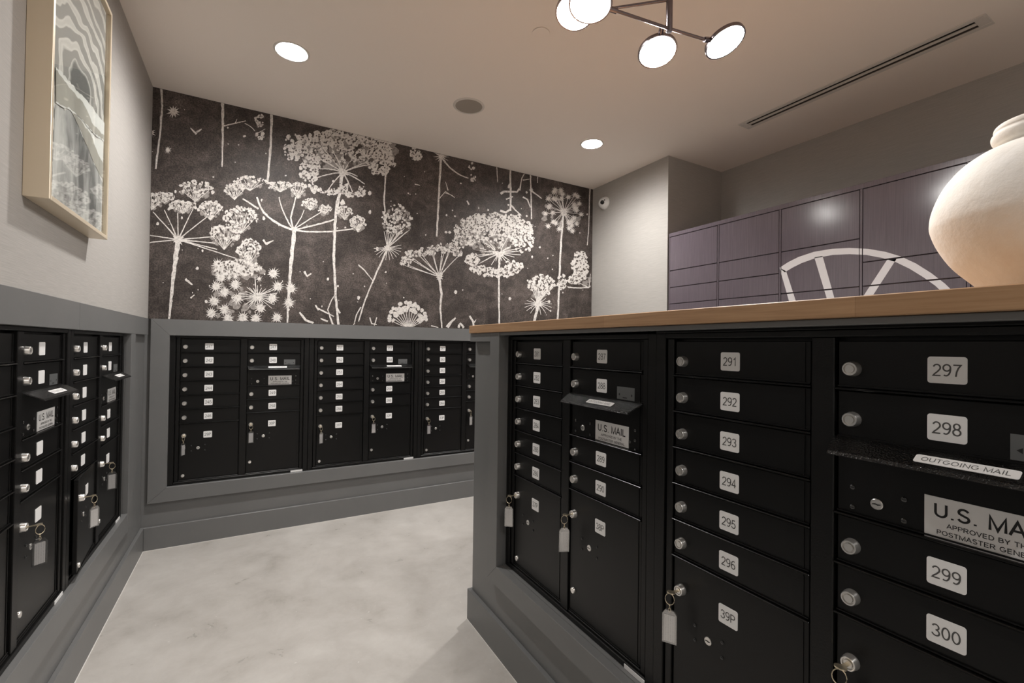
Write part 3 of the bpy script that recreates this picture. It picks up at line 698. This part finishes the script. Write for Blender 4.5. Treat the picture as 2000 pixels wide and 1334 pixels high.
hx, hy = (x1-x0)/2, (y1-y0)/2
vobj('duct', (-hx+.012, hx-.012, -hy+.012, hy-.012, .060, .066), 'vent_dark')
for s in (-1, 1):
    vobj('frame_side', (s*hx-(.027 if s > 0 else 0), s*hx+(.027 if s < 0 else 0), -hy, hy, -.005, -.0004), 'vent_white', .001)
    vobj('frame_end', (-hx+.0275, hx-.0275, s*hy-(.045 if s > 0 else 0), s*hy+(.045 if s < 0 else 0), -.005, -.0004), 'vent_white', .001)
    vobj('duct_side', (s*(hx-.027)-.001, s*(hx-.027)+.001, -hy+.02, hy-.02, -.0003, .059), 'vent_dark')
vobj('slat', (-.010, .010, -hy+.0455, hy-.0455, -.004, .002), 'vent_white', .001)
for s in (-1, 1): vobj('blade', (s*.021-.0012, s*.021+.0012, -hy+.0455, hy-.0455, .012, .03), 'vent_dark')

# ------------------------------------------------------------------ security camera
cc = un(1182, 397, 0, W)
scm = empty('security_camera', (W, cc.y, cc.z), label='white dome security camera with a black lens on the grey wall', cat='camera')
dome = lathe([(.060, 0), (.060, .010), (.056, .014), (.054, .018), (.050, .034), (.040, .048), (.022, .057), (0, .060)], 36, name='housing', cap=False)
hs = obj('housing', dome, scm, rot=(0, R(-90), 0), mat='camera_white')
ln = obj('lens', lathe([(.019, -.004), (.019, .003), (.015, .005), (.012, .002), (0, .006)], 24, name='lens', cap=False), scm, mat='camera_black')
dv = Vector((-.86, -.50, -.15)).normalized(); ln.location = Vector((-.014, 0, 0))+dv*.050; ln.rotation_euler = Vector((0, 0, 1)).rotation_difference(dv).to_euler()
dv2 = Vector((-.58, -.78, .22)).normalized(); s2 = obj('sensor', lathe([(.006, -.003), (.006, .001), (0, .002)], 14, name='sensor', cap=False), scm, mat='camera_black')
s2.location = Vector((-.014, 0, 0))+dv2*.054; s2.rotation_euler = Vector((0, 0, 1)).rotation_difference(dv2).to_euler()

# ------------------------------------------------------------------ framed collage on the left wall
PY0, PY1, PZ0, PZ1, PDp = -1.747, -1.165, 1.655, 2.535, .055
pic = empty('framed_picture', (0.0, (PY0+PY1)/2, PZ0), label='tall champagne shadow-box frame with a torn-paper collage on the textured wall', cat='picture')
def pobj(nm, me, mat): return obj(nm, me, pic, loc=-pic.location, mat=mat)
def pbox(nm, a, mat, c=.001): return pobj(nm, box(*a, c), mat)
e = .0005; fw = .014
pbox('frame_side', (e, PDp, PY0, PY0+fw, PZ0, PZ1), 'champagne'); pbox('frame_side', (e, PDp, PY1-fw, PY1, PZ0, PZ1), 'champagne')
pbox('frame_side', (e, PDp, PY0+fw, PY1-fw, PZ0, PZ0+fw), 'champagne'); pbox('frame_side', (e, PDp, PY0+fw, PY1-fw, PZ1-fw, PZ1), 'champagne')
pbox('mat_board', (e, .034, PY0+fw, PY1-fw, PZ0+fw, PZ1-fw), 'mat_board', 0)
AX = .042; ay0, ay1, az0, az1 = PY0+fw+.002, PY1-fw-.014, PZ0+fw+.004, PZ1-fw-.004
pbox('collage_sheet', (.034, AX, ay0, ay1, az0, az1), 'art_marble', 0)
def ap(px, py): v = un(px, py, 0, AX); return (min(max(v.y, ay0), ay1), min(max(v.z, az0), az1))
def jag(pts, n=7, amp=.004):
    out = []
    for i in range(len(pts)-1):
        for k in range(n):
            t = k/n; out.append((pts[i][0]+t*(pts[i+1][0]-pts[i][0])+(random.uniform(-amp, amp) if k else 0)*.5, pts[i][1]+t*(pts[i+1][1]-pts[i][1])+(random.uniform(-amp, amp) if k else 0)))
    out.append(pts[-1]); return out
def torn(nm, up, low, x, mat):
    up = jag([ap(*p) for p in up]); low = jag([ap(*p) for p in low]); poly = up+low[::-1]
    bm = bmesh.new(); a = [bm.verts.new((x, y, z)) for y, z in poly]; b = [bm.verts.new((x+.0004, y, z)) for y, z in poly]; n = len(poly)
    bm.faces.new(a); bm.faces.new(b)
    for i in range(n): bm.faces.new((a[i], a[(i+1) % n], b[(i+1) % n], b[i]))
    bmesh.ops.triangulate(bm, faces=[f for f in bm.faces if len(f.verts) > 4])
    pobj(nm, from_bm(nm, bm), mat)
torn('torn_paper', [(107, 205), (128, 216), (142, 214), (165, 250), (203, 330)], [(100, 410), (130, 425), (160, 450), (180, 468), (203, 480)], AX+.0002, 'torn_paper_dark')
torn('torn_paper', [(140, 214), (168, 243), (185, 270), (204, 275)], [(140, 220), (152, 245), (180, 312), (204, 362)], AX+.0008, 'torn_paper_white')
torn('torn_paper', [(140, 216), (160, 240), (176, 262), (190, 300), (204, 325)], [(141, 222), (153, 247), (181, 315), (204, 356)], AX+.0014, 'torn_paper_grey')
torn('torn_paper', [(107, 130), (128, 152), (150, 178), (176, 206), (204, 242)], [(107, 200), (136, 215), (160, 236), (182, 262), (204, 280)], AX+.0020, 'torn_paper_white')
torn('torn_paper', [(107, 136), (126, 160), (146, 186), (160, 200), (180, 243), (204, 268)], [(107, 197), (136, 212), (160, 233), (182, 259), (204, 277)], AX+.0026, 'torn_paper_grey')
pbox('glass_pane', (PDp-.0075, PDp-.0055, PY0+fw+.0005, PY1-fw-.0005, PZ0+fw+.0005, PZ1-fw-.0005), 'picture_glass', 0)

# ------------------------------------------------------------------ printed flower mural
mu = obj('wallpaper_mural', box(.0005, W-.0005, .0004, .0036, RAIL1+.0005, H-.0005), mat='mural_ground')
tag(mu, 'dark brown wallpaper mural printed with pale wild carrot flowers', 'wallpaper')
rnd = random.Random(11)
class Print:
    cnt = 0
    def __init__(s): s.l = {'mural_mid': ([], []), 'mural_dark': ([], []), 'mural_white': ([], [])}
    depth = {'mural_mid': 0.0002, 'mural_dark': -.0030, 'mural_white': -.0007}
    def poly(s, pts, mat='mural_white', dy=0):
        v, f = s.l[mat]; n = len(v); o = []
        for px, py in pts:
            q = un(px, py, 1, 0.0)
            o.append((min(max(q.x, .002), W-.002), Print.depth[mat]-3e-6*(len(f)+Print.cnt % 40), min(max(q.z, RAIL1+.002), H-.002)))
        if max(abs(o[i][0]-o[0][0])+abs(o[i][2]-o[0][2]) for i in range(len(o))) < 1e-4: return
        v.extend(o); f.append(tuple(range(n, n+len(o))))
    def blob(s, x, y, r, mat='mural_white', n=9, j=.35, sq=1.0):
        a0 = rnd.random()*6.28
        s.poly([(x+r*(1+rnd.uniform(-j, j))*math.cos(a0+2*math.pi*i/n), y+sq*r*(1+rnd.uniform(-j, j))*math.sin(a0+2*math.pi*i/n)) for i in range(n)], mat)
    def stroke(s, pts, w0, w1=None, mat='mural_white', jit=.18):
        w1 = w0 if w1 is None else w1; P_ = []
        for i in range(len(pts)-1):
            k = max(2, int(math.dist(pts[i], pts[i+1])/7))
            P_ += [(pts[i][0]+(pts[i+1][0]-pts[i][0])*t/k, pts[i][1]+(pts[i+1][1]-pts[i][1])*t/k) for t in range(k)]
        P_.append(pts[-1]); n = len(P_); L = []
        for i, (x, y) in enumerate(P_):
            a, b = P_[max(i-1, 0)], P_[min(i+1, n-1)]; d = math.dist(a, b) or 1; nx, ny = -(b[1]-a[1])/d, (b[0]-a[0])/d
            w = .82*(w0+(w1-w0)*i/max(n-1, 1))/2*(1+rnd.uniform(-jit, jit)); o = rnd.uniform(-.25, .25)*w
            L.append(((x+nx*(w+o), y+ny*(w+o)), (x-nx*(w-o), y-ny*(w-o))))
        for i in range(n-1): s.poly([L[i][0], L[i+1][0], L[i+1][1], L[i][1]], mat)
    def curve(s, a, c, b, w0, w1=None, mat='mural_white'):
        s.stroke([((1-t)**2*a[0]+2*t*(1-t)*c[0]+t*t*b[0], (1-t)**2*a[1]+2*t*(1-t)*c[1]+t*t*b[1]) for t in [i/8 for i in range(9)]], w0, w1, mat)
    def star(s, x, y, r, n=14, mat='mural_white', core=.45):
        pts = []
        for i in range(n):
            a = 2*math.pi*i/n+rnd.uniform(-.12, .12); q = r*rnd.uniform(.75, 1.12)
            pts += [(x+q*math.cos(a), y+q*math.sin(a)), (x+r*core*math.cos(a+math.pi/n), y+r*core*math.sin(a+math.pi/n))]
        for i in range(0, 2*n, 2): s.poly([(x, y), pts[i-1], pts[i], pts[i+1]], mat)
    def cloud(s, x, y, rx, ry, n, r, mat='mural_white', rim=0.0, half=None):
        for _ in range(n):
            a = rnd.random()*6.283; q = math.sqrt(rnd.uniform(rim*rim, 1))
            if half == 'top' and math.sin(a) > .25: a = -a
            if half == 'bot' and math.sin(a) < -.25: a = -a
            X, Y = x+rx*q*math.cos(a), y+ry*q*math.sin(a)
            s.blob(X, Y, r*rnd.uniform(.4, 1.05), mat, 7)
            if mat == 'mural_white' and rnd.random() < .55: s.blob(X+rnd.uniform(-1, 1)*r, Y+rnd.uniform(-1, 1)*r, r*rnd.uniform(.22, .42), 'mural_dark', 5)
    def umbellet(s, x, y, rx, ry, hub=None, n=26, r=3.4):
        s.cloud(x, y, rx*.8, ry*.75, int(n*.6), r*1.2, 'mural_mid')
        s.cloud(x, y-ry*.15, rx, ry, n, r, 'mural_white', .62, 'top')
        hx, hy = hub or (x, y+ry*.9)
        for i in range(7):
            a = math.pi*(1.08+.84*i/6); s.stroke([(hx, hy), (x+rx*.8*math.cos(a), y+ry*.75*math.sin(a))], 1.6, 1.2)
        s.cloud(x, y, rx*.6, ry*.5, int(n*.35), r*.8, 'mural_white')
    def done(s, name='flower_print'):
        root = None; Print.cnt += 7
        for mat in ('mural_white', 'mural_mid', 'mural_dark'):
            v, f = s.l[mat]
            if not f: continue
            me = bpy.data.meshes.new(name); me.from_pydata(v, [], f); me.update()
            if root is None: root = obj(name, me, mu, mat=mat)
            else: tag(obj('ink_layer', me, root, mat=mat), kind='stuff')
# bare stems along the top
for pts, a, b in (([(315, 170), (317, 207), (312, 268), (304, 330)], 5, 4), ([(435, 190), (435, 262), (434, 326)], 7, 3), ([(531, 215), (528, 300), (522, 356)], 6, 5),
                  ([(757, 270), (753, 347), (750, 391), (752, 414)], 4, 3), ([(862, 300), (857, 382), (853, 462)], 5, 4), ([(997, 326), (997, 412)], 4, 4), ([(1036, 338), (1038, 428)], 3, 3),
                  ([(970, 325), (972, 356)], 2, 1.5), ([(1152, 366), (1150, 441), (1147, 479)], 3, 2), ([(1050, 345), (1050, 357)], 2, 1.5)):
    p = Print(); p.stroke(pts, a, b)
    if a == 7:
        p.curve((437, 246), (455, 242), (480, 236), 3, 2); p.curve((478, 241), (490, 246), (498, 256), 2, 1.5); p.stroke([(460, 240), (463, 232)], 3, 1)
        p.cloud(507, 266, 9, 9, 12, 3.4); p.cloud(509, 236, 11, 13, 18, 3.4); p.stroke([(500, 262), (518, 252)], 2, 1)
    if pts[0][0] == 862:
        p.star(862, 306, 17, 12, core=.25); p.curve((866, 312), (885, 340), (915, 348), 4, 2.5); p.cloud(924, 346, 7, 9, 12, 2.6); p.cloud(922, 324, 7, 8, 9, 2.6)
        p.stroke([(875, 372), (870, 355)], 3, 1); p.stroke([(868, 376), (884, 382)], 2, 1); p.stroke([(858, 388), (870, 374), (888, 386)], 2, 1.5)
    if pts[0] == (997, 326):
        p.stroke([(997, 408), (988, 415), (977, 411)], 4, 5); p.stroke([(997, 400), (1006, 410), (1018, 421)], 4, 2); p.stroke([(978, 379), (985, 374), (1010, 375), (1014, 368)], 6, 4); p.stroke([(988, 389), (1002, 384)], 4, 3); p.stroke([(1015, 372), (1019, 348), (1024, 340)], 3, 2); p.stroke([(1021, 352), (1034, 350)], 3, 1)
        q_ = Print(); q_.stroke([(1021, 385), (1030, 390), (1036, 405)], 4, 2); q_.done('leaf_print')
    if pts[0] == (1036, 338): p.stroke([(1037, 372), (1048, 380), (1058, 388)], 4, 2); p.star(1037, 371, 5, 7)
    p.done('stem_print')
for x, y, r in ((339, 218, 15), (294, 259, 12), (328, 293, 8)):
    p = Print(); p.star(x, y, r, 11, core=.4); p.done()
# great umbel, upper middle
p = Print()
p.cloud(676, 296, 100, 34, 150, 8, 'mural_mid'); p.cloud(672, 282, 92, 28, 210, 5.2, 'mural_white', .25, 'top'); p.cloud(574, 288, 22, 26, 60, 4.6); p.cloud(744, 312, 27, 30, 110, 5); p.cloud(604, 330, 20, 26, 70, 4.8)
p.cloud(676, 296, 80, 22, 120, 4.6); p.cloud(690, 314, 40, 10, 10, 5, 'mural_dark')
p.cloud(640, 362, 40, 18, 55, 4.2, 'mural_white', .6, 'bot'); p.cloud(690, 372, 24, 14, 30, 4.2, 'mural_white', .45, 'bot')
for q in ((600, 300), (620, 280), (625, 330), (612, 350), (640, 372), (690, 380), (712, 360), (722, 322), (735, 312), (705, 290), (670, 280), (648, 292), (698, 345)):
    p.curve((670, 337), ((670+q[0])/2, (337+q[1])/2-5), q, 3.4, 2)
p.star(670, 337, 12, 12, core=.5); p.stroke([(668, 342), (663, 380), (657, 408), (654, 440), (652, 500), (655, 570), (661, 640)], 7, 5); p.stroke([(659, 392), (657, 412)], 10, 8)
p.blob(669, 396, 4, sq=1.5); p.done()
# left umbel
p = Print(); hub = (348, 468)
for q in ((299, 414), (321, 410), (347, 416), (377, 408), (404, 424), (420, 462), (420, 475), (424, 487), (462, 505), (288, 459), (288, 474)): p.stroke([hub, q], 3, 2)
for a in ((296, 396, 26, 16), (382, 376, 34, 20), (357, 406, 26, 12), (411, 414, 24, 18), (322, 388, 18, 10)): p.umbellet(*a, n=44, r=4)
p.star(*hub, 14, 12, core=.5); p.stroke([(348, 470), (341, 520), (335, 575), (330, 632)], 12, 4); p.done()
# middle umbel
p = Print(); hub = (573, 449)
p.curve(hub, (510, 430), (502, 385), 5, 4); p.stroke([(505, 408), (490, 398), (474, 388)], 5, 3); p.curve(hub, (552, 420), (545, 385), 3.5, 2.5); p.stroke([hub, (568, 425), (578, 385)], 4, 3); p.stroke([hub, (588, 425), (594, 410)], 3, 2); p.curve(hub, (600, 430), (632, 412), 3, 2); p.curve(hub, (620, 440), (655, 428), 4, 3); p.curve(hub, (620, 458), (690, 447), 4, 3)
for a in ((458, 376, 22, 16), (488, 360, 34, 14), (547, 366, 24, 10), (582, 374, 18, 15), (606, 401, 16, 11), (634, 411, 12, 9), (673, 418, 15, 13), (699, 440, 15, 15)): p.umbellet(*a, n=30, r=3.6)
p.stroke([(574, 450), (568, 520), (563, 590), (561, 632)], 10, 4); p.done()
# bright lower-left cluster
for a in ((470, 433, 34, 26), (438, 466, 30, 24), (486, 496, 24, 24)):
    p = Print(); p.umbellet(*a, n=60, r=4.2); p.done()
p = Print(); p.cloud(464, 527, 50, 17, 90, 7, 'mural_mid'); p.cloud(464, 524, 46, 15, 90, 5.2); 
for i in range(26): p.star(rnd.uniform(415, 512), rnd.uniform(512, 545), 8, 9, core=.3)
p.done()
p = Print(); p.cloud(455, 590, 45, 40, 24, 8, 'mural_mid')
for i in range(24):
    a = 2*math.pi*i/24; p.stroke([(503, 579), (503+rnd.uniform(22, 46)*math.cos(a), 579+rnd.uniform(16, 34)*math.sin(a))], 2.4, 1.5)
p.star(503, 579, 14, 12, core=.4); p.stroke([(500, 570), (498, 540)], 3, 2)
p.done()
for x, y in ((405, 990), (420, 1060), (395, 1110), (440, 1140), (500, 1100), (510, 1175), (385, 1190), (440, 1235), (370, 1255), (460, 1285), (540, 1280), (610, 1285), (635, 1225), (705, 1040), (730, 1110), (800, 1120), (700, 1175), (790, 1200), (725, 1280)):
    p = Print(); X, Y = 280+x*.3598, 160+y*.3598; p.star(X, Y, 14, 15, core=.42); p.blob(X, Y, 7); p.done('blossom_print')
# small umbel with calyx
p = Print(); p.cloud(775, 432, 28, 30, 60, 3.6, 'mural_mid'); p.cloud(774, 428, 28, 30, 95, 3.2)
for i in range(11): p.stroke([(757, 484), (750+i*5, 452-(i % 3)*3)], 2, 1.2)
for i in range(13):
    a = math.pi*(.02+.96*i/12)*1.1-.3; p.curve((757, 484), (757+15*math.cos(a), 484+10*math.sin(a)), (757+27*math.cos(a), 484+24*math.sin(a)), 2, 1.2)
p.star(757, 484, 8, 9, core=.5); p.stroke([(755, 490), (735, 533), (728, 550), (713, 586), (700, 628)], 4, 3); p.stroke([(700, 517), (712, 528), (728, 548)], 3, 2); p.done()
# side umbel
p = Print(); hub = (858, 540); arc = [(793, 512), (803, 498), (822, 494), (842, 490), (862, 486), (880, 484), (893, 492)]
for x, y in arc: p.cloud(x, y, 11, 10, 24, 3.0); p.cloud(x, y, 9, 7, 6, 4, 'mural_mid')
for i in range(13):
    q = arc[i*6//12]; p.curve(hub, ((hub[0]*1.2+q[0]*.8)/2, (hub[1]+q[1])/2+7), (q[0]+rnd.uniform(-6, 6), q[1]+6), 2.4, 1.4)
p.star(*hub, 9, 9, core=.5); p.stroke([(858, 542), (862, 574), (860, 602), (863, 646)], 6, 3); p.done()
# big dome umbel
p = Print(); hub = (974, 494)
p.cloud(964, 458, 74, 34, 150, 7, 'mural_mid'); p.cloud(964, 450, 78, 33, 300, 4.2, 'mural_white', .1, 'top'); p.cloud(905, 470, 20, 16, 50, 3.6); p.cloud(1022, 472, 20, 24, 70, 3.6)
p.cloud(968, 520, 52, 20, 130, 4.6, 'mural_white', .3, 'bot'); p.cloud(922, 506, 14, 12, 36, 4.4); p.cloud(1000, 522, 14, 14, 36, 4.4); p.cloud(964, 462, 60, 16, 110, 3.8); p.cloud(962, 482, 44, 7, 12, 4, 'mural_dark')
for i in range(22):
    a = 2*math.pi*i/22; p.stroke([hub, (hub[0]+rnd.uniform(30, 58)*math.cos(a), hub[1]+rnd.uniform(18, 34)*math.sin(a)-4)], 2.6, 1.6)
p.star(*hub, 13, 12, core=.55); p.stroke([(975, 500), (974, 560), (975, 640)], 5, 3.5); p.done()
# starry umbel by the right corner
p = Print(); hub = (1101, 414); p.cloud(1098, 408, 40, 40, 10, 6, 'mural_mid', .5)
for i in range(34):
    a = rnd.random()*6.283; q = rnd.uniform(.4, 1); x, y = 1100+44*q*math.cos(a), 408+48*q*math.sin(a); p.stroke([hub, (x, y)], 1.3, .8); p.star(x, y, 7.5, 11, core=.36)
p.star(*hub, 10, 10); p.stroke([(1100, 418), (1096, 467), (1093, 523), (1089, 625)], 4.5, 4); p.done()
# tulip-shaped head, bottom right
p = Print(); p.cloud(1058, 556, 25, 19, 90, 4); p.cloud(1056, 570, 18, 14, 40, 4, 'mural_mid')
for i in range(9): p.stroke([(1051, 592), (1038+i*4.6, 562)], 2.2, 1.6)
for i in range(16):
    a = 2*math.pi*i/16+.2; p.curve((1051, 594), (1051+15*math.cos(a), 594+7*math.sin(a)), (1051+27*math.cos(a), 594+18*math.sin(a)+3), 2, 1.2)
p.star(1051, 593, 10, 9, core=.6); p.stroke([(1050, 596), (1043, 632)], 8, 5); p.done()
p = Print(); p.cloud(1133, 520, 16, 30, 90, 4.6); p.cloud(1122, 546, 11, 9, 30, 4); p.cloud(1098, 550, 9, 15, 36, 4); p.cloud(1140, 540, 14, 20, 20, 5, 'mural_mid')
for q in ((1153, 535), (1153, 558), (1110, 562), (1122, 548)): p.stroke([(1150, 562), q], 2, 1.4)
p.curve((1108, 560), (1130, 565), (1153, 560), 2.4, 2); p.done()
# low umbel above the rail
p = Print(); 
for i in range(60):
    a = math.pi*(1.0+rnd.random()); q = rnd.uniform(.55, 1); p.blob(796+39*q*math.cos(a), 628+38*q*math.sin(a), 3.8, 'mural_white', 8, .25)
for i in range(14):
    a = math.pi*(1.03+.94*i/13); p.stroke([(798, 642), (796+30*math.cos(a), 630+26*math.sin(a))], 2, 1.4)
p.done()
# leaves and roots along the rail
for pts, a, b in (([(652, 640), (640, 605), (648, 585), (655, 575)], 4, 2), ([(620, 602), (640, 612), (652, 618)], 4, 2), ([(616, 596), (622, 606)], 3, 4), ([(664, 612), (658, 600)], 5, 3), ([(640, 628), (626, 622)], 4, 3), ([(705, 600), (696, 615), (690, 640)], 3, 2),
                  ([(585, 610), (597, 625), (612, 632)], 4, 7), ([(874, 640), (882, 627), (890, 621)], 8, 3), ([(917, 617), (924, 628), (926, 640)], 4, 5), ([(926, 630), (930, 624)], 3, 1), ([(895, 640), (899, 632), (906, 640)], 5, 6), ([(722, 620), (726, 632), (736, 634)], 3, 2), ([(736, 620), (731, 636)], 3, 2), ([(842, 636), (856, 640)], 3, 2),
                  ([(700, 517), (704, 522)], 3, 2), ([(372, 250), (384, 262)], 2, 5), ([(384, 258), (394, 252)], 5, 2), ([(514, 468), (520, 478)], 5, 3), ([(520, 476), (534, 470)], 6, 2), ([(594, 530), (600, 540), (608, 534)], 5, 3), ([(362, 545), (368, 550), (376, 556)], 6, 3), ([(372, 582), (380, 576)], 4, 2), ([(912, 392), (916, 400)], 3, 3), ([(810, 360), (820, 362)], 3, 2)):
    p = Print(); p.stroke(pts, a, b); p.done('leaf_print')
p = Print(); p.cloud(812, 300, 11, 13, 34, 4, 'mural_white'); p.cloud(706, 372, 7, 11, 14, 3); p.done()
p = Print()
for i in range(150):
    x = rnd.uniform(295, 1150); t = (x-297)/860; y = rnd.uniform(190+204*t, 618); p.blob(x, y, rnd.choice((.9, 1.1, 1.4, 2.0, 3.0)), 'mural_white', 6, .3, rnd.uniform(.8, 1.5))
p.done('speckle_print')
for o in mu.children:
    if o.name.startswith('speckle'): o['kind'] = 'stuff'
